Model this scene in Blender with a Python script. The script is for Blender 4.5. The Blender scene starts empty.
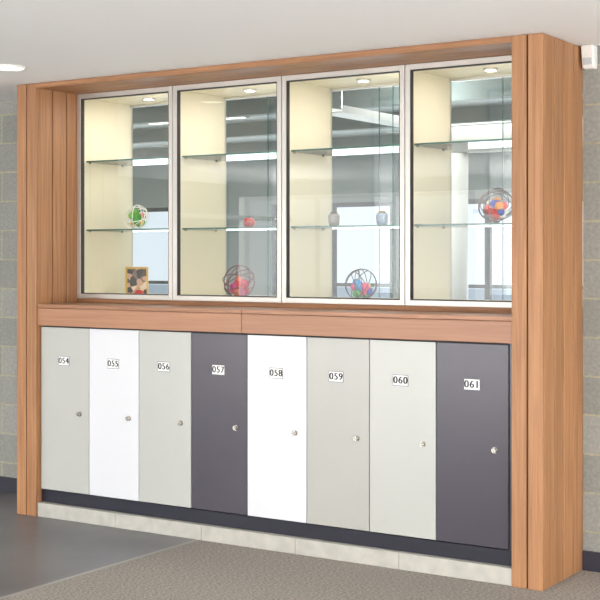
import bpy, bmesh, math, random
from mathutils import Vector, Matrix, Euler
random.seed(3)
S = bpy.context.scene
S.view_settings.view_transform = 'Standard'
S.view_settings.look = 'None'

# ---------------------------------------------------------------- materials
def srgb(h):
    h = h.lstrip('#')
    c = [int(h[i:i+2], 16)/255 for i in (0, 2, 4)]
    return tuple((x/12.92 if x <= .04045 else ((x+.055)/1.055)**2.4) for x in c) + (1,)

def base(name):
    m = bpy.data.materials.new(name); m.use_nodes = True
    nt = m.node_tree
    return m, nt, nt.nodes, nt.links, nt.nodes['Principled BSDF']

def plain(name, col, rough=.5, metal=0, noise=.04, nscale=30, bump=0, coat=0):
    m, nt, N, L, p = base(name)
    tc = N.new('ShaderNodeTexCoord'); nz = N.new('ShaderNodeTexNoise')
    nz.inputs['Scale'].default_value = nscale; nz.inputs['Detail'].default_value = 4
    L.new(tc.outputs['Object'], nz.inputs['Vector'])
    c = srgb(col)
    mx = N.new('ShaderNodeMix'); mx.data_type = 'RGBA'
    mx.inputs[6].default_value = tuple(x*(1-noise) for x in c[:3])+(1,)
    mx.inputs[7].default_value = tuple(min(1, x*(1+noise)) for x in c[:3])+(1,)
    L.new(nz.outputs['Fac'], mx.inputs[0]); L.new(mx.outputs[2], p.inputs['Base Color'])
    p.inputs['Roughness'].default_value = rough; p.inputs['Metallic'].default_value = metal
    p.inputs['Coat Weight'].default_value = coat
    if bump:
        b = N.new('ShaderNodeBump'); b.inputs['Strength'].default_value = bump; b.inputs['Distance'].default_value = .002
        L.new(nz.outputs['Fac'], b.inputs['Height']); L.new(b.outputs[0], p.inputs['Normal'])
    return m

def wood(name, c1, c2, axis='Z', rough=.5):
    m, nt, N, L, p = base(name)
    tc = N.new('ShaderNodeTexCoord'); mp = N.new('ShaderNodeMapping')
    oi = N.new('ShaderNodeObjectInfo')
    ad = N.new('ShaderNodeVectorMath'); ad.operation = 'ADD'
    sc = N.new('ShaderNodeVectorMath'); sc.operation = 'SCALE'
    cb = N.new('ShaderNodeCombineXYZ')
    for i in range(3): L.new(oi.outputs['Random'], cb.inputs[i])
    L.new(cb.outputs[0], sc.inputs[0]); sc.inputs['Scale'].default_value = 17
    L.new(tc.outputs['Object'], ad.inputs[0]); L.new(sc.outputs[0], ad.inputs[1])
    s = {'Z': (38, 38, 1.1), 'X': (1.1, 38, 38), 'Y': (38, 1.1, 38)}[axis]
    mp.inputs['Scale'].default_value = s
    L.new(ad.outputs[0], mp.inputs['Vector'])
    nz = N.new('ShaderNodeTexNoise'); nz.inputs['Scale'].default_value = 1.6
    nz.inputs['Detail'].default_value = 6; nz.inputs['Distortion'].default_value = .6
    L.new(mp.outputs[0], nz.inputs['Vector'])
    rp = N.new('ShaderNodeValToRGB')
    rp.color_ramp.elements[0].position = .3; rp.color_ramp.elements[0].color = srgb(c1)
    rp.color_ramp.elements[1].position = .7; rp.color_ramp.elements[1].color = srgb(c2)
    L.new(nz.outputs['Fac'], rp.inputs[0])
    hs = N.new('ShaderNodeHueSaturation')
    mr = N.new('ShaderNodeMapRange'); mr.inputs[3].default_value = .86; mr.inputs[4].default_value = 1.06
    L.new(oi.outputs['Random'], mr.inputs[0]); L.new(mr.outputs[0], hs.inputs['Value'])
    L.new(rp.outputs[0], hs.inputs['Color']); L.new(hs.outputs[0], p.inputs['Base Color'])
    p.inputs['Roughness'].default_value = rough
    b = N.new('ShaderNodeBump'); b.inputs['Strength'].default_value = .15; b.inputs['Distance'].default_value = .001
    L.new(nz.outputs['Fac'], b.inputs['Height']); L.new(b.outputs[0], p.inputs['Normal'])
    return m

def block_mat(name, horiz='X'):
    m, nt, N, L, p = base(name)
    tc = N.new('ShaderNodeTexCoord'); sp = N.new('ShaderNodeSeparateXYZ'); cb = N.new('ShaderNodeCombineXYZ')
    L.new(tc.outputs['Object'], sp.inputs[0])
    L.new(sp.outputs[horiz], cb.inputs[0]); L.new(sp.outputs['Z'], cb.inputs[1])
    br = N.new('ShaderNodeTexBrick')
    br.inputs['Scale'].default_value = 1; br.inputs['Brick Width'].default_value = .4
    br.inputs['Row Height'].default_value = .2; br.inputs['Mortar Size'].default_value = .006
    br.inputs['Mortar Smooth'].default_value = .2; br.inputs['Bias'].default_value = 0
    br.inputs['Color1'].default_value = srgb('#969690'); br.inputs['Color2'].default_value = srgb('#858680')
    br.inputs['Mortar'].default_value = srgb('#a49e88')
    L.new(cb.outputs[0], br.inputs['Vector'])
    nz = N.new('ShaderNodeTexNoise'); nz.inputs['Scale'].default_value = 60; nz.inputs['Detail'].default_value = 6
    L.new(tc.outputs['Object'], nz.inputs['Vector'])
    mr = N.new('ShaderNodeMapRange'); mr.inputs[1].default_value = .3; mr.inputs[2].default_value = .7
    mr.inputs[3].default_value = .86; mr.inputs[4].default_value = 1.14
    L.new(nz.outputs['Fac'], mr.inputs[0])
    hs = N.new('ShaderNodeHueSaturation'); L.new(mr.outputs[0], hs.inputs['Value'])
    L.new(br.outputs['Color'], hs.inputs['Color']); L.new(hs.outputs[0], p.inputs['Base Color'])
    p.inputs['Roughness'].default_value = .85
    b = N.new('ShaderNodeBump'); b.inputs['Strength'].default_value = .5; b.inputs['Distance'].default_value = .004
    b.invert = True
    L.new(br.outputs['Fac'], b.inputs['Height']); L.new(b.outputs[0], p.inputs['Normal'])
    return m

def floor_mat():
    m, nt, N, L, p = base('floor_vinyl_and_carpet')
    tc = N.new('ShaderNodeTexCoord'); sp = N.new('ShaderNodeSeparateXYZ'); L.new(tc.outputs['Object'], sp.inputs[0])
    gt = N.new('ShaderNodeMath'); gt.operation = 'GREATER_THAN'; gt.inputs[1].default_value = -2.1
    L.new(sp.outputs['X'], gt.inputs[0])
    n1 = N.new('ShaderNodeTexNoise'); n1.inputs['Scale'].default_value = 1.3; n1.inputs['Detail'].default_value = 5
    L.new(tc.outputs['Object'], n1.inputs['Vector'])
    r1 = N.new('ShaderNodeValToRGB')
    r1.color_ramp.elements[0].position = .35; r1.color_ramp.elements[0].color = srgb('#5c5b5e')
    r1.color_ramp.elements[1].position = .7; r1.color_ramp.elements[1].color = srgb('#747373')
    L.new(n1.outputs['Fac'], r1.inputs[0])
    mp = N.new('ShaderNodeMapping'); mp.inputs['Scale'].default_value = (60, 150, 1)
    L.new(tc.outputs['Object'], mp.inputs['Vector'])
    n2 = N.new('ShaderNodeTexNoise'); n2.inputs['Scale'].default_value = 1; n2.inputs['Detail'].default_value = 3
    L.new(mp.outputs[0], n2.inputs['Vector'])
    r2 = N.new('ShaderNodeValToRGB')
    r2.color_ramp.elements[0].position = .35; r2.color_ramp.elements[0].color = srgb('#6a645e')
    r2.color_ramp.elements[1].position = .65; r2.color_ramp.elements[1].color = srgb('#aaa299')
    L.new(n2.outputs['Fac'], r2.inputs[0])
    mx = N.new('ShaderNodeMix'); mx.data_type = 'RGBA'
    L.new(gt.outputs[0], mx.inputs[0]); L.new(r1.outputs[0], mx.inputs[6]); L.new(r2.outputs[0], mx.inputs[7])
    st = N.new('ShaderNodeMath'); st.operation = 'COMPARE'; st.inputs[1].default_value = -2.1; st.inputs[2].default_value = .018
    L.new(sp.outputs['X'], st.inputs[0])
    mx2 = N.new('ShaderNodeMix'); mx2.data_type = 'RGBA'; mx2.inputs[7].default_value = srgb('#96918b')
    L.new(st.outputs[0], mx2.inputs[0]); L.new(mx.outputs[2], mx2.inputs[6])
    L.new(mx2.outputs[2], p.inputs['Base Color'])
    rr = N.new('ShaderNodeMapRange'); rr.inputs[3].default_value = .36; rr.inputs[4].default_value = .95
    L.new(gt.outputs[0], rr.inputs[0]); L.new(rr.outputs[0], p.inputs['Roughness'])
    b = N.new('ShaderNodeBump'); b.inputs['Distance'].default_value = .004
    ml = N.new('ShaderNodeMath'); ml.operation = 'MULTIPLY'; ml.inputs[1].default_value = .5
    L.new(gt.outputs[0], ml.inputs[0]); L.new(ml.outputs[0], b.inputs['Strength'])
    L.new(n2.outputs['Fac'], b.inputs['Height']); L.new(b.outputs[0], p.inputs['Normal'])
    return m

def glass_mat(name, tint=(.96, .98, .97, 1), boost=1.0, ior=1.5):
    m, nt, N, L, p = base(name); N.remove(p)
    out = N['Material Output']
    tr = N.new('ShaderNodeBsdfTransparent'); tr.inputs[0].default_value = tint
    gl = N.new('ShaderNodeBsdfGlossy'); gl.inputs['Roughness'].default_value = 0.0
    fr = N.new('ShaderNodeFresnel'); fr.inputs[0].default_value = ior
    mu = N.new('ShaderNodeMath'); mu.operation = 'MULTIPLY'; mu.inputs[1].default_value = boost; mu.use_clamp = True
    L.new(fr.outputs[0], mu.inputs[0])
    mx = N.new('ShaderNodeMixShader'); L.new(mu.outputs[0], mx.inputs[0])
    L.new(tr.outputs[0], mx.inputs[1]); L.new(gl.outputs[0], mx.inputs[2]); L.new(mx.outputs[0], out.inputs[0])
    return m

def emit(name, col, s):
    m, nt, N, L, p = base(name)
    p.inputs['Base Color'].default_value = srgb(col)
    p.inputs['Emission Color'].default_value = srgb(col); p.inputs['Emission Strength'].default_value = s
    return m

def patch_mat(name, cols, scale):
    m, nt, N, L, p = base(name)
    tc = N.new('ShaderNodeTexCoord'); v = N.new('ShaderNodeTexVoronoi'); v.inputs['Scale'].default_value = scale
    L.new(tc.outputs['Object'], v.inputs['Vector'])
    sp = N.new('ShaderNodeSeparateColor'); L.new(v.outputs['Color'], sp.inputs[0])
    r = N.new('ShaderNodeValToRGB'); r.color_ramp.interpolation = 'CONSTANT'
    e = r.color_ramp.elements
    e[0].position = 0; e[0].color = srgb(cols[0]); e[1].position = 1/len(cols); e[1].color = srgb(cols[1])
    for i in range(2, len(cols)):
        x = e.new(i/len(cols)); x.color = srgb(cols[i])
    L.new(sp.outputs[0], r.inputs[0]); L.new(r.outputs[0], p.inputs['Base Color'])
    p.inputs['Roughness'].default_value = .5
    return m

M = {}
M['woodZ'] = wood('timber_vertical', '#946542', '#b68459', 'Z')
M['woodX'] = wood('timber_horizontal', '#8c603f', '#ac7b54', 'X')
M['ledge'] = wood('timber_veneer_ledge', '#9d6f52', '#ac7d5f', 'X', .38)
M['groove'] = plain('timber_shadow_gap', '#4a3020', .8)
M['block'] = block_mat('concrete_blockwork', 'X')
M['blockY'] = block_mat('concrete_blockwork_side', 'Y')
M['floor'] = floor_mat()
M['ceil'] = plain('ceiling_paint', '#f6f6f6', .8, noise=.008)
M['white'] = plain('locker_white_laminate', '#dbdcdf', .26, noise=.008)
M['grey'] = plain('locker_greige_laminate', '#b7b8b2', .26, noise=.01)
M['grey2'] = plain('locker_stone_laminate', '#acaba4', .26, noise=.01)
M['dark'] = plain('locker_charcoal_laminate', '#444049', .26, noise=.02)
M['carc'] = plain('locker_carcass', '#35333a', .6)
M['plinth'] = plain('plinth_black', '#181826', .4)
M['kerb'] = plain('kerb_concrete', '#b4b1a8', .8, noise=.28, nscale=14, bump=.4)
M['alu'] = plain('brushed_aluminium', '#c8c4bd', .4, .6, noise=.03)
M['chrome'] = plain('lock_steel', '#b8b4ac', .25, 1)
M['gasket'] = plain('rubber_gasket', '#3a3836', .7)
M['cream'] = plain('cream_laminate', '#ebe1c8', .55, noise=.01)
M['glass'] = glass_mat('display_glass', (.98, .99, .985, 1), 1.9)
M['bglass'] = glass_mat('rear_sliding_glass', (.95, .975, .97, 1), 1.8)
M['shelf'] = glass_mat('glass_shelf', (.93, .97, .95, 1), 1.0)
M['edge'] = plain('green_glass_edge', '#3a6659', .2, noise=.15)
M['label'] = plain('label_white', '#f8f8f6', .5, noise=.01)
M['lborder'] = plain('label_border', '#5c5c60', .5)
M['ink'] = plain('label_ink', '#101014', .6)
M['base'] = plain('skirting_dark', '#2a2a36', .5)
M['lamp'] = emit('downlight_lens', '#fff8ea', 3.5)
M['lampw'] = emit('case_light_lens', '#fff4e0', 14)
M['plastic'] = plain('white_plastic', '#e9e7e2', .4)
M['lens'] = plain('sensor_lens', '#bfc3c4', .3)
M['rwall'] = plain('rear_room_paint', '#929b99', .8)
M['rceil'] = plain('rear_ceiling_paint', '#c4cccc', .8)
M['rfloor'] = plain('rear_floor_carpet', '#8e8f8e', .9, noise=.2, nscale=60)
M['mull'] = plain('window_mullion_dark', '#343b41', .4)
M['duct'] = plain('duct_white', '#d9d8d2', .5)
M['wire'] = plain('cage_wire', '#4f4640', .35, .6)
M['wirep'] = plain('cage_wire_pink', '#6a2c38', .4, .2)
M['gold'] = plain('picture_frame_gold', '#b8923c', .4)
M['outg'] = plain('exterior_paving', '#b5b9b5', .9, noise=.1, nscale=2)
M['panelr'] = plain('rear_beam_paint', '#747e7d', .7)

# ---------------------------------------------------------------- helpers
def link(o, parent=None):
    bpy.context.collection.objects.link(o)
    if parent: o.parent = parent
    return o

def empty(name, loc=(0, 0, 0)):
    e = bpy.data.objects.new(name, None); e.empty_display_size = .1; e.location = loc
    bpy.context.collection.objects.link(e); return e

def boxes(name, lst, mats, parent=None, bevel=0):
    bm = bmesh.new()
    for b in lst:
        x0, x1, y0, y1, z0, z1 = b[:6]; mi = b[6] if len(b) > 6 else 0
        r = bmesh.ops.create_cube(bm, size=1)
        for v in r['verts']:
            v.co = Vector(((x0+x1)/2+v.co.x*(x1-x0), (y0+y1)/2+v.co.y*(y1-y0), (z0+z1)/2+v.co.z*(z1-z0)))
        for f in {f for v in r['verts'] for f in v.link_faces}: f.material_index = mi
    me = bpy.data.meshes.new(name); bm.to_mesh(me); bm.free()
    for k in mats: me.materials.append(M[k])
    o = bpy.data.objects.new(name, me); link(o, parent)
    if parent: o.matrix_parent_inverse = Matrix.Translation(parent.location).inverted()
    if bevel:
        md = o.modifiers.new('bevel', 'BEVEL'); md.width = bevel; md.segments = 2; md.limit_method = 'ANGLE'
    return o

def bmobj(name, bm, mats, parent=None, loc=(0, 0, 0), rot=(0, 0, 0), smooth=True):
    me = bpy.data.meshes.new(name); bm.to_mesh(me); bm.free()
    for k in mats: me.materials.append(M[k] if isinstance(k, str) else k)
    if smooth:
        for p in me.polygons: p.use_smooth = True
    o = bpy.data.objects.new(name, me); link(o, parent); o.location = loc; o.rotation_euler = rot
    return o

def cyl(bm, r, h, c=(0, 0, 0), axis='Z', seg=32, mi=0, r2=None):
    R = {'Z': Matrix(), 'Y': Matrix.Rotation(math.pi/2, 4, 'X'), 'X': Matrix.Rotation(math.pi/2, 4, 'Y')}[axis]
    q = bmesh.ops.create_cone(bm, cap_ends=True, segments=seg, radius1=r, radius2=r if r2 is None else r2, depth=h,
                              matrix=Matrix.Translation(c) @ R)
    for f in {f for v in q['verts'] for f in v.link_faces}: f.material_index = mi

def ring(bm, R, r, mat=Matrix(), seg=48, s2=6, mi=0):
    g = []
    for i in range(seg):
        a = 2*math.pi*i/seg; row = []
        for j in range(s2):
            b = 2*math.pi*j/s2
            row.append(bm.verts.new(mat @ Vector(((R+r*math.cos(b))*math.cos(a), (R+r*math.cos(b))*math.sin(a), r*math.sin(b)))))
        g.append(row)
    for i in range(seg):
        for j in range(s2):
            f = bm.faces.new((g[i][j], g[(i+1) % seg][j], g[(i+1) % seg][(j+1) % s2], g[i][(j+1) % s2])); f.material_index = mi

# ---------------------------------------------------------------- dimensions
CH = 2.70
XL, XLi, XRi, XR = -3.525, -3.36, -.165, 0.0
YW = .53
YG = .37
YB = .88
ZS, ZT = 1.35, 2.668

# ---------------------------------------------------------------- room shell
boxes('floor', [(-9, 7, -9, .95, -.05, 0)], ['floor'])
boxes('ceiling', [(-9, 7, -9, .95, CH, CH+.1)], ['ceil'])
boxes('wall_left_of_lockers', [(-9, XL, YW, .93, 0, CH)], ['block'])
boxes('wall_right_of_lockers', [(XR, 7, YW, .93, 0, CH)], ['block'])
boxes('baseboard_left', [(-9, XL-.003, YW-.015, YW, 0, .1)], ['base'])
boxes('baseboard_right', [(XR+.003, 7, YW-.015, YW, 0, .1)], ['base'])
boxes('wall_west', [(-9.1, -9, -9, .93, 0, CH)], ['blockY'])
boxes('wall_south', [(-9, 7, -9.15, -9, 0, .35), (-9, 7, -9.15, -9, 2.5, CH)] +
      [(x, x+.25, -9.15, -9, .35, 2.5) for x in (-9, -5, -1, 3, 6.75)], ['ceil'])
for i, x in enumerate((-8.75, -4.75, -.75, 3.25)):
    w = 3.75 if i < 3 else 3.5
    boxes('window_%d' % (i+1), [(x, x+w, -9.1, -9.04, .35, .4), (x, x+w, -9.1, -9.04, 2.45, 2.5)] +
          [(x+k*(w-.05)/3, x+k*(w-.05)/3+.05, -9.1, -9.04, .4, 2.45) for k in range(4)], ['mull'])

# ---------------------------------------------------------------- timber surround
sur = empty('timber_cabinet_surround')
def boards(tag, face, a0, a1, fixed, n, thick, z0=0, z1=CH-.002, gap=.008, parent=sur):
    w = (a1-a0)/n
    for i in range(n):
        p, q = a0+i*w+(gap/2 if i else 0), a0+(i+1)*w-(gap/2 if i < n-1 else 0)
        if face == 'F': b = (p, q, fixed, fixed+thick, z0, z1)
        elif face == 'R': b = (fixed-thick, fixed, p, q, z0, z1)
        else: b = (fixed, fixed+thick, p, q, z0, z1)
        boxes('%s_board_%d' % (tag, i+1), [b], ['woodZ'], parent, .003)
T = .02
boxes('right_post_core', [(XRi+T+.001, XR-T-.001, T+.001, .528, 0, CH-.004)], ['groove'], sur)
boards('right_post_front', 'F', XRi, XR, 0, 2, T)
boards('right_post_side', 'R', T+.001, .528, XR, 4, T)
boards('right_post_inner', 'L', T+.001, .528, XRi, 4, T)
boxes('left_post_core', [(XL+T+.001, XLi-T-.001, T+.001, .528, 0, CH-.004)], ['groove'], sur)
boards('left_post_front', 'F', XL, XLi, 0, 2, T)
boards('left_post_inner', 'R', T+.001, .528, XLi, 4, T)
boards('left_post_outer', 'L', T+.001, .528, XL, 4, T)
boxes('head_front_board', [(XLi+.001, XRi-.001, .002, .022, ZT, CH-.002)], ['woodX'], sur, .002)
for i in range(3):
    y0 = .025+i*(YG+.04-.025)/3
    boxes('head_soffit_board_%d' % (i+1), [(XLi+.001, XRi-.001, y0, y0+.124, ZT, ZT+.015)], ['woodX'], sur, .002)
boxes('head_core', [(XLi+.001, XRi-.001, .024, .9, ZT+.017, CH-.003)], ['groove'], sur)
ZL = 1.322
for i, (a, b) in enumerate(((XLi+.001, -1.80), (-1.797, XRi-.001))):
    boxes('ledge_top_%d' % (i+1), [(a, b, .012, YG+.05, ZL-.022, ZL)], ['ledge'], sur, .002)
    boxes('ledge_fascia_%d' % (i+1), [(a, b, .014, .034, 1.19, ZL-.024)], ['ledge'], sur, .002)
boxes('ledge_core', [(XLi+.001, XRi-.001, .036, .5, 1.205, ZL-.024)], ['groove'], sur)
boxes('case_sill_batten', [(XLi+.001, XRi-.001, YG+.004, YG+.04, ZL+.001, ZS-.001)], ['woodX'], sur, .002)

# ---------------------------------------------------------------- plinth + kerb
boxes('plinth', [(XLi+.001, XRi-.001, .05, .5, .088, .163)], ['plinth'])
kb = [XLi+.001]
while kb[-1] < XRi-.3: kb.append(kb[-1]+.64)
kb[-1] = XRi-.001
boxes('concrete_kerb', [(kb[i]+.001, kb[i+1]-.001, .012, .5, 0, .086) for i in range(len(kb)-1)], ['kerb'], None, .003)

# ---------------------------------------------------------------- lockers
LX = [-3.356, -2.956, -2.563, -2.173, -1.778, -1.382, -.990, -.598, -.196]
cols = ['grey', 'white', 'grey', 'dark', 'white', 'grey2', 'grey', 'dark']
for i in range(8):
    x0, x1 = LX[i], LX[i+1]
    e = empty('locker', ((x0+x1)/2, .04, .165))
    boxes('carcass', [(x0+.001, x0+.018, .06, .5, .166, 1.186), (x1-.018, x1-.001, .06, .5, .166, 1.186),
                      (x0+.018, x1-.018, .06, .5, .166, .184), (x0+.018, x1-.018, .06, .5, 1.168, 1.186),
                      (x0+.018, x1-.018, .49, .5, .184, 1.168)], ['carc'], e)
    boxes('door', [(x0+.0025, x1-.0025, .04, .058, .170, 1.180)], [cols[i]], e, .0015)
    xc = (x0+x1)/2-.003
    dx = random.uniform(-.006, .006)
    boxes('number_label', [(xc-.045+dx, xc+.045+dx, .0388, .0398, .946, 1.004, 1), (xc-.042+dx, xc+.042+dx, .0380, .0387, .949, 1.001, 0)], ['label', 'lborder'], e)
    for k, ox in enumerate((-.0018, -.0006, .0006, .0018)):
        cu = bpy.data.curves.new('number', 'FONT'); cu.body = '%03d' % (54+i); cu.size = .052
        cu.align_x = 'CENTER'; cu.align_y = 'CENTER'; cu.extrude = .0002; cu.space_character = 1.12
        t = bpy.data.objects.new('number_text_%d' % (k+1), cu); link(t, e); cu.materials.append(M['ink'])
        t.matrix_parent_inverse = Matrix.Translation(e.location).inverted()
        t.location = (xc+dx+ox, .0376-.0001*k, .975); t.rotation_euler = (math.pi/2, 0, 0)
    bm = bmesh.new()
    cyl(bm, .0155, .004, (0, -.002, 0), 'Y')
    cyl(bm, .0125, .016, (0, -.011, 0), 'Y', r2=.0125)
    cyl(bm, .0085, .004, (0, -.0205, 0), 'Y')
    bmesh.ops.create_cube(bm, size=1, matrix=Matrix.Translation((0, -.0235, 0)) @ Matrix.Diagonal((.0025, .003, .010, 1)))
    k = bmobj('cam_lock', bm, ['chrome'], e, smooth=False)
    k.location = (x1-.075-e.location.x, 0, .655-.165)
boxes('trim_1', [(-.194, XRi-.001, .045, .065, .165, 1.188)], ['dark'])

# ---------------------------------------------------------------- display cases
U = [XLi, -2.572, -1.768, -.957, XRi]
ZI = 2.645
for i in range(4):
    a, b = U[i]+.002, U[i+1]-.002
    e = empty('glass_display_case', ((a+b)/2, YG, ZS))
    pinv = Matrix.Translation(e.location).inverted()
    fw = .030
    boxes('aluminium_frame', [(a, a+fw, YG, YG+.04, ZS, ZT-.002), (b-fw, b, YG, YG+.04, ZS, ZT-.002),
                              (a+fw, b-fw, YG, YG+.04, ZS, ZS+fw), (a+fw, b-fw, YG, YG+.04, ZT-.002-fw, ZT-.002)],
          ['alu'], e, .0015)
    g = .006; c, d, z0, z1 = a+fw, b-fw, ZS+fw, ZT-.002-fw
    boxes('gasket', [(c, c+g, YG+.004, YG+.03, z0, z1), (d-g, d, YG+.004, YG+.03, z0, z1),
                     (c+g, d-g, YG+.004, YG+.03, z0, z0+g), (c+g, d-g, YG+.004, YG+.03, z1-g, z1)], ['gasket'], e)
    bm = bmesh.new()
    vs = [bm.verts.new(v) for v in ((c+g, YG+.016, z0+g), (d-g, YG+.016, z0+g), (d-g, YG+.016, z1-g), (c+g, YG+.016, z1-g))]
    bm.faces.new(vs)
    o = bmobj('front_glass', bm, ['glass'], e, smooth=False); o.matrix_parent_inverse = pinv
    yf = YG+.042
    boxes('cream_carcass', [(a, a+.018, yf, YB+.02, ZS-.01, ZI+.015), (b-.018, b, yf, YB+.02, ZS-.01, ZI+.015),
                            (a+.018, b-.018, yf, YB+.02, ZS-.01, ZS+.012), (a+.018, b-.018, yf, YB+.02, ZI, ZI+.015)],
          ['cream'], e)
    for k, z in enumerate((1.79, 2.235)):
        bm = bmesh.new()
        bmesh.ops.create_cube(bm, size=1, matrix=Matrix.Translation(((a+b)/2, (yf+YB)/2-.01, z)) @
                              Matrix.Diagonal((b-a-.04, YB-yf-.07, .010, 1)))
        bm.normal_update()
        for f in bm.faces: f.material_index = 0 if abs(f.normal.z) > .5 else 1
        o = bmobj('glass_shelf_%d' % (k+1), bm, ['shelf', 'edge'], e, smooth=False)
        o.matrix_parent_inverse = pinv
        boxes('shelf_pins_%d' % (k+1), [(px, px+.012, py, py+.01, z-.013, z-.005) for px in (a+.018, b-.03) for py in (yf+.05, YB-.1)], ['chrome'], e)
    m_ = (a+b)/2
    for k, (p, q, y) in enumerate(((a+.02, m_+.05, YB), (m_-.05, b-.02, YB+.012))):
        bm = bmesh.new()
        bm.faces.new([bm.verts.new(v) for v in ((p, y, ZS+.02), (q, y, ZS+.02), (q, y, ZI-.01), (p, y, ZI-.01))])
        o = bmobj('rear_sliding_glass_%d' % (k+1), bm, ['bglass'], e, smooth=False)
        o.matrix_parent_inverse = pinv
        xe = q if k == 0 else p
        boxes('glass_edge_%d' % (k+1), [(xe-.002, xe+.002, y-.003, y+.003, ZS+.02, ZI-.01)], ['edge'], e)
    boxes('sliding_track', [(a+.018, b-.018, YB-.01, YB+.02, ZS+.012, ZS+.022), (a+.018, b-.018, YB-.01, YB+.02, ZI-.014, ZI)], ['alu'], e)
    bm = bmesh.new()
    cyl(bm, .042, .012, (0, 0, -.006), mi=0); cyl(bm, .028, .002, (0, 0, -.0131), mi=1)
    o = bmobj('puck_light', bm, ['alu', 'lampw'], e, smooth=False)
    o.matrix_parent_inverse = pinv; o.location = ((a+b)/2, .62, ZI)
    ld = bpy.data.lights.new('case_spot', 'AREA'); ld.shape = 'DISK'; ld.size = .06; ld.energy = 2.6; ld.color = (1, .95, .86)
    lo = bpy.data.objects.new('case_spot', ld); link(lo, e); lo.matrix_parent_inverse = pinv
    lo.location = ((a+b)/2, .62, ZI-.02)
    boxes('led_strip', [(b-.026, b-.019, yf+.004, yf+.014, ZS+.05, ZI-.03)], ['plastic'], e)  # invented strip body that goes with the fill light below
    ld = bpy.data.lights.new('led_strip_light', 'AREA'); ld.shape = 'RECTANGLE'; ld.size = .012; ld.size_y = 1.2; ld.energy = 2.2; ld.color = (1, .96, .9)  # added fill that brightens the cream case interior
    lo = bpy.data.objects.new('led_strip_light', ld); link(lo, e); lo.matrix_parent_inverse = pinv
    lo.location = (b-.030, yf+.009, (ZS+ZI)/2)
    zax = -Vector((-1, .45, 0)).normalized(); yax = Vector((0, 0, 1)); xax = yax.cross(zax)
    lo.rotation_euler = Matrix((xax, yax, zax)).transposed().to_euler()

# ---------------------------------------------------------------- ornaments
SB = ZS+.0125; S1 = 1.7955
def at(px, _, y):
    t = (px-300)/1309; g = (.8387*t-.5446)/(.8387+.5446*t)
    return 2.458+(y+5.94)*g

cnt = [0]
def cage(name, x, y, z, R, cols, ballr, wire='wire', seed=1):
    rnd = random.Random(seed); cnt[0] += 1
    e = empty(name, (x, y, z))
    bm = bmesh.new()
    for k in range(7):
        rot = Euler((rnd.uniform(.3, 2.8), rnd.uniform(0, 3), rnd.uniform(0, 3))).to_matrix().to_4x4()
        ring(bm, R-.003, .0026, rot)
    bmobj('wire_cage', bm, [wire], e, (0, 0, R))
    mats = []
    for j, c in enumerate(cols): mats.append(plain('pompom_%d_%d' % (cnt[0], j), c, .6, noise=.15, nscale=80))
    bm = bmesh.new()
    pts = [Vector((0, 0, 0))]+[Vector((rnd.uniform(-1, 1), rnd.uniform(-1, 1), rnd.uniform(-1, 1))).normalized()*ballr*.68 for _ in range(15)]
    for j, pt in enumerate(pts):
        q = bmesh.ops.create_icosphere(bm, subdivisions=2, radius=ballr*(.62 if j == 0 else rnd.uniform(.3, .45)), matrix=Matrix.Translation(pt))
        for f in {f for v in q['verts'] for f in v.link_faces}: f.material_index = j % len(cols)
    bmobj('pompom_cluster', bm, mats, e, (0, 0, ballr*1.15))
    return e

cage('wire_cage_ornament', at(239, 0, .60), .60, SB, .103, ['#b81c34', '#c83458', '#981428', '#c05a30', '#b02a78'], .062, 'wirep', seed=2)
cage('wire_cage_ornament', at(361, 0, .58), .58, SB, .094, ['#1f80b8', '#d0b820', '#389030', '#c83c70', '#1c48a0', '#d0b820'], .062, seed=5)
cage('wire_cage_ornament', at(496, 0, .58), .58, S1, .098, ['#a82018', '#e0ded4', '#c02820', '#2440a0', '#d08420'], .066, seed=8)
cage('wire_cage_ornament', at(137, 0, .60), .60, S1, .080, ['#389020', '#c83020', '#d0a820', '#60a030', '#489828'], .060, 'duct', seed=11)

e = empty('picture_frame', (at(137, 0, .60), .60, SB))
bm = bmesh.new()
w, h, f, d = .148, .19, .012, .014
for (cx, cz, sx, sz) in ((0, f/2, w, f), (0, h-f/2, w, f), (-w/2+f/2, h/2, f, h-2*f), (w/2-f/2, h/2, f, h-2*f)):
    bmesh.ops.create_cube(bm, size=1, matrix=Matrix.Translation((cx, 0, cz)) @ Matrix.Diagonal((sx, d, sz, 1)))
fr = bmobj('moulding', bm, ['gold'], e, smooth=False); tilt = (-.22, 0, .75)
fr.rotation_euler = tilt; fr.location = (0, 0, .002)
bm = bmesh.new(); bmesh.ops.create_cube(bm, size=1, matrix=Matrix.Translation((0, .002, h/2)) @ Matrix.Diagonal((w-2*f, .004, h-2*f, 1)))
bmobj('photo_print', bm, [patch_mat('photo_print', ['#4a3a34', '#b08870', '#2c2a30', '#c8b098', '#6c5850'], 26)], e, (0, 0, .002), tilt, False)
bm = bmesh.new(); bmesh.ops.create_cube(bm, size=1, matrix=Matrix.Translation((0, .055, .06)) @ Matrix.Rotation(.35, 4, 'X') @ Matrix.Diagonal((.04, .004, .12, 1)))
bmobj('strut', bm, ['carc'], e, (0, 0, .002), (0, 0, .75), False)

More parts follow.
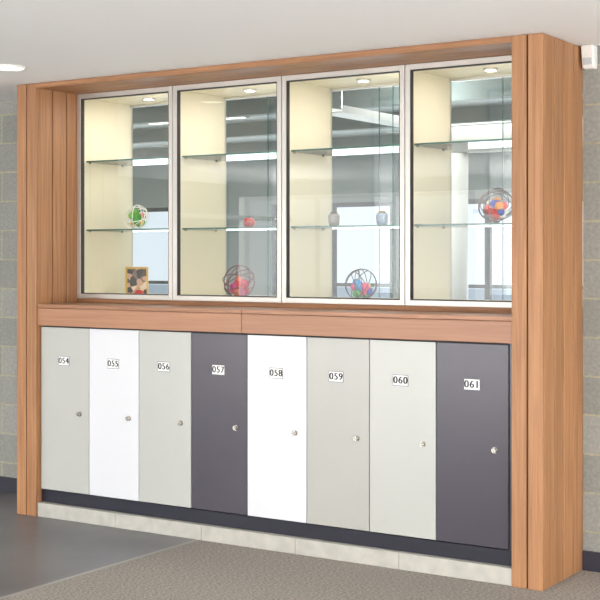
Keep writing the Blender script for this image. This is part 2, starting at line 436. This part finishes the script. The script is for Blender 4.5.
def apple(name, x, y, z, r, col):
    m = plain(name+'_'+col[1:], col, .3, noise=.1)
    e = empty(name, (x, y, z))
    bm = bmesh.new(); bmesh.ops.create_uvsphere(bm, u_segments=24, v_segments=16, radius=r)
    for v in bm.verts:
        rr = math.hypot(v.co.x, v.co.y)/r
        v.co.z *= .9
        v.co.z -= (1 if v.co.z > 0 else -.5)*.28*r*max(0, 1-rr*2)
    bmobj('fruit', bm, [m], e, (0, 0, r*.84))
    bm = bmesh.new(); cyl(bm, r*.06, r*.7, (0, 0, r*1.65), seg=8); bmobj('stem', bm, ['groove'], e)
    bm = bmesh.new()
    vs = [bm.verts.new(Vector(c)*r) for c in ((0, 0, 1.8), (.3, .16, 2.0), (.75, 0, 2.0), (.3, -.16, 1.95))]
    bm.faces.new(vs); bmobj('leaf', bm, [plain(name+'_leaf', '#3c7a2a', .5)], e)
apple('decorative_apple', at(249, 0, .62), .62, S1, .038, '#a02414')
apple('decorative_apple', at(139, 0, .47), .47, SB, .028, '#b81c20')

def pot(name, x, y, z, body, top):
    e = empty(name, (x, y, z))
    bm = bmesh.new(); s = 1.2
    prof = [(.001, 0), (.022, 0), (.028, .02), (.030, .045), (.026, .06), (.022, .058), (.020, .03), (.001, .03)]
    n = 24; g = [[bm.verts.new((s*r*math.cos(2*math.pi*i/n), s*r*math.sin(2*math.pi*i/n), h*s)) for i in range(n)] for r, h in prof]
    for k in range(len(g)-1):
        for i in range(n): bm.faces.new((g[k][i], g[k][(i+1) % n], g[k+1][(i+1) % n], g[k+1][i]))
    bmobj('cup', bm, [body], e)
    bm = bmesh.new()
    for j in range(5):
        a = j*1.257; bmesh.ops.create_icosphere(bm, subdivisions=2, radius=.013, matrix=Matrix.Translation((.011*math.cos(a), .011*math.sin(a), .072)))
    bmobj('filling', bm, [plain(name+top[1:], top, .5)], e)
pot('small_trinket_cup', at(334, 0, .6), .60, S1, plain('cup_glaze_grey', '#8c8884', .3), '#402820')
pot('small_trinket_cup', at(382, 0, .6), .60, S1, plain('cup_glaze_blue', '#7c8ca0', .3), '#705818')

# ---------------------------------------------------------------- sensor + ceiling downlights
e = empty('motion_sensor', (.046, YW, 2.579))
bm = bmesh.new()
bmesh.ops.create_cube(bm, size=1, matrix=Matrix.Translation((0, -.035, .06)) @ Matrix.Diagonal((.068, .07, .12, 1)))
for v in bm.verts:
    if v.co.y < -.06 and v.co.z < .06: v.co.y += .022
o = bmobj('housing', bm, ['plastic'], e, smooth=False); md = o.modifiers.new('b', 'BEVEL'); md.width = .009; md.segments = 3
bm = bmesh.new(); bmesh.ops.create_cube(bm, size=1, matrix=Matrix.Translation((0, -.058, .038)) @ Matrix.Rotation(.2, 4, 'X') @ Matrix.Diagonal((.045, .012, .035, 1)))
bmobj('lens', bm, ['lens'], e, smooth=False)

for n, (x, y) in enumerate(((-3.007, -.582), (-3.0, -3.2), (-.4, -3.2), (2.2, -3.2), (-.4, -5.8), (2.2, -5.8), (-5.6, -3.2))):
    e = empty('ceiling_downlight', (x, y, CH))
    bm = bmesh.new(); ring(bm, .095, .008, Matrix.Translation((0, 0, -.004))); bmobj('trim_ring', bm, ['plastic'], e)
    bm = bmesh.new(); cyl(bm, .088, .004, (0, 0, -.0025)); bmobj('lens', bm, ['lamp'], e, smooth=False)

# ---------------------------------------------------------------- rear room seen through the cases
RC = 3.0; FY = 7.0
boxes('floor_rear_room', [(-14, 7, .95, FY, -.05, 0)], ['rfloor'])
boxes('ceiling_rear_room', [(-14, 7, .95, FY, RC, RC+.1)], ['rceil'])
boxes('wall_rear_partition', [(-14, XLi-.02, .935, .95, 0, RC), (XRi+.02, 7, .935, .95, 0, RC),
                              (XLi-.02, XRi+.02, .905, .95, 0, ZS-.012), (XLi-.02, XRi+.02, .905, .95, ZI+.016, RC)], ['rwall'])
openings = [(-13.0, -7.9), (-6.35, -4.7), (-4.4, -1.9), (-1.6, 3.0)]
piers = [(-14, -13.0), (-7.9, -6.35), (-4.7, -4.4), (-1.9, -1.6), (3.0, 7)]
boxes('wall_north', [(-14, 7, FY, FY+.15, 0, .75), (-14, 7, FY, FY+.15, 2.25, RC)] +
      [(p, q, FY, FY+.15, .75, 2.25) for p, q in piers], ['rwall'])
for i, (x, x1) in enumerate(openings):
    w = x1-x; n = max(2, round(w/1.0))
    boxes('window_%d' % (i+5), [(x, x1, FY+.04, FY+.1, .75, .8), (x, x1, FY+.04, FY+.1, 2.2, 2.25), (x, x1, FY+.04, FY+.1, 1.28, 1.32)] +
          [(x+k*(w-.06)/n, x+k*(w-.06)/n+.06, FY+.04, FY+.1, .8, 2.2) for k in range(n+1)], ['mull'])
boxes('wall_rear_west', [(-14.1, -14, .95, FY, 0, RC)], ['rwall'])
e = empty('ventilation_duct')
bm = bmesh.new(); cyl(bm, .11, 2.45, (-2.25, 3.6, 1.225)); cyl(bm, .11, 2.6, (-1.06, 3.6, 2.56), 'X')
bmobj('duct_run', bm, ['duct'], e)
for k, (x, y) in enumerate(((-3.2, 2.4), (-5.2, 2.6), (-5.4, 4.2), (-7.6, 4.2), (-3.4, 5.9), (-7.4, 2.6))):
    boxes('ceiling_light_panel', [(x-.6, x+.6, y-.15, y+.15, RC-.04, RC-.001, 0), (x-.57, x+.57, y-.12, y+.12, RC-.045, RC-.04, 1)], ['panelr', 'lamp'])  # glowing panels stand in for ceiling vents mirrored in the glass
for k, y in enumerate((3.4, 5.0)):
    boxes('ceiling_beam', [(-13.9, 6.9, y, y+.12, RC-.14, RC-.001)], ['panelr'])

boxes('exterior_ground', [(-60, 60, FY+.2, 60, -.3, -.1)], ['outg'])
boxes('exterior_ground', [(-60, 60, -60, -9.2, -.3, -.1)], ['outg'])

# ---------------------------------------------------------------- light
wd = bpy.data.worlds.new('sky'); S.world = wd; wd.use_nodes = True
N = wd.node_tree.nodes; L = wd.node_tree.links; bg = N['Background']
tc = N.new('ShaderNodeTexCoord'); sp = N.new('ShaderNodeSeparateXYZ'); L.new(tc.outputs['Generated'], sp.inputs[0])
rp = N.new('ShaderNodeValToRGB'); rp.color_ramp.elements[0].position = 0; rp.color_ramp.elements[0].color = (.8, .9, 1, 1)
rp.color_ramp.elements[1].position = .7; rp.color_ramp.elements[1].color = (.55, .72, 1, 1)
L.new(sp.outputs['Z'], rp.inputs[0]); L.new(rp.outputs[0], bg.inputs['Color']); bg.inputs['Strength'].default_value = 1.05

def area(name, loc, rot, sx, sy, e, col=(1, 1, 1), parent=None):
    d = bpy.data.lights.new(name, 'AREA'); d.shape = 'RECTANGLE'; d.size = sx; d.size_y = sy; d.energy = e; d.color = col
    o = bpy.data.objects.new(name, d); link(o, parent); o.location = loc; o.rotation_euler = rot
area('window_daylight_south', (-1, -8.9, 1.45), (math.pi/2, 0, 0), 15.5, 2.1, 290, (1, .99, .975))
# fill light tilted upward, added to brighten the ceiling
area('window_ground_bounce_south', (-1, -8.6, .6), (math.pi/2+.8, 0, 0), 15.5, .8, 430, (1, .99, .975))
area('window_daylight_east', (6.9, -3.5, 1.45), (math.pi/2, 0, math.pi/2), 9, 2.2, 160, (1, .99, .975))
area('window_ground_bounce_east', (6.6, -3.5, .6), (math.pi/2+.8, 0, math.pi/2), 9, .8, 240, (1, .99, .975))  # matching upward fill added on the east side for the ceiling
area('window_daylight_north', (-5.5, FY-.1, 1.5), (-math.pi/2, 0, 0), 14, 1.4, 270, (.92, .97, 1))
area('rear_room_troffer_light', (-5, 3.5, RC-.2), (0, 0, 0), 8, 3, 140, (1, .98, .95))  # broad fill added to lift the brightness of the rear room
def add_fill_uplight(x, y, z, top, en, ln=2.4):  # invented hanging trough carrying an upward fill light
    e = empty('pendant_uplight', (x, y, z)); h = top-z
    bm = bmesh.new()
    for (cx, cy, cz, sx, sy, sz) in ((0, 0, .0, .18, ln, .012), (-.085, 0, .025, .01, ln, .04), (.085, 0, .025, .01, ln, .04),
                                     (0, -ln*.42, h/2, .006, .006, h-.01), (0, ln*.42, h/2, .006, .006, h-.01)):
        bmesh.ops.create_cube(bm, size=1, matrix=Matrix.Translation((cx, cy, cz)) @ Matrix.Diagonal((sx, sy, sz, 1)))
    bmobj('trough', bm, ['plastic'], e, smooth=False)
    area('uplight', (0, 0, .05), (math.pi, 0, 0), .15, ln-.1, en, (1, .99, .975), e)
for k, (x, y) in enumerate(((3.6, -1.8), (5.2, -5.6), (.2, -7.4), (-3.6, -7.4), (-7.2, -6.6), (-7.4, -2.6))):  # added out of view to brighten the front ceiling
    add_fill_uplight(x, y, 2.1, CH, 140)
for k, (x, y) in enumerate(((-2.3, 2.6), (-6.5, 2.8), (-9.5, 3.6))):  # smaller ones added to brighten the rear ceiling
    add_fill_uplight(x, y, 2.62, RC, 30, 1.6)

# ---------------------------------------------------------------- camera
cd = bpy.data.cameras.new('camera'); cam = bpy.data.objects.new('camera', cd); link(cam)
cd.sensor_width = 36; cd.lens = 1309/600*36; cd.shift_y = -42/600
cam.location = (2.458, -5.94, 1.61)
cam.rotation_euler = (math.pi/2, 0, math.radians(33.0))
S.camera = cam
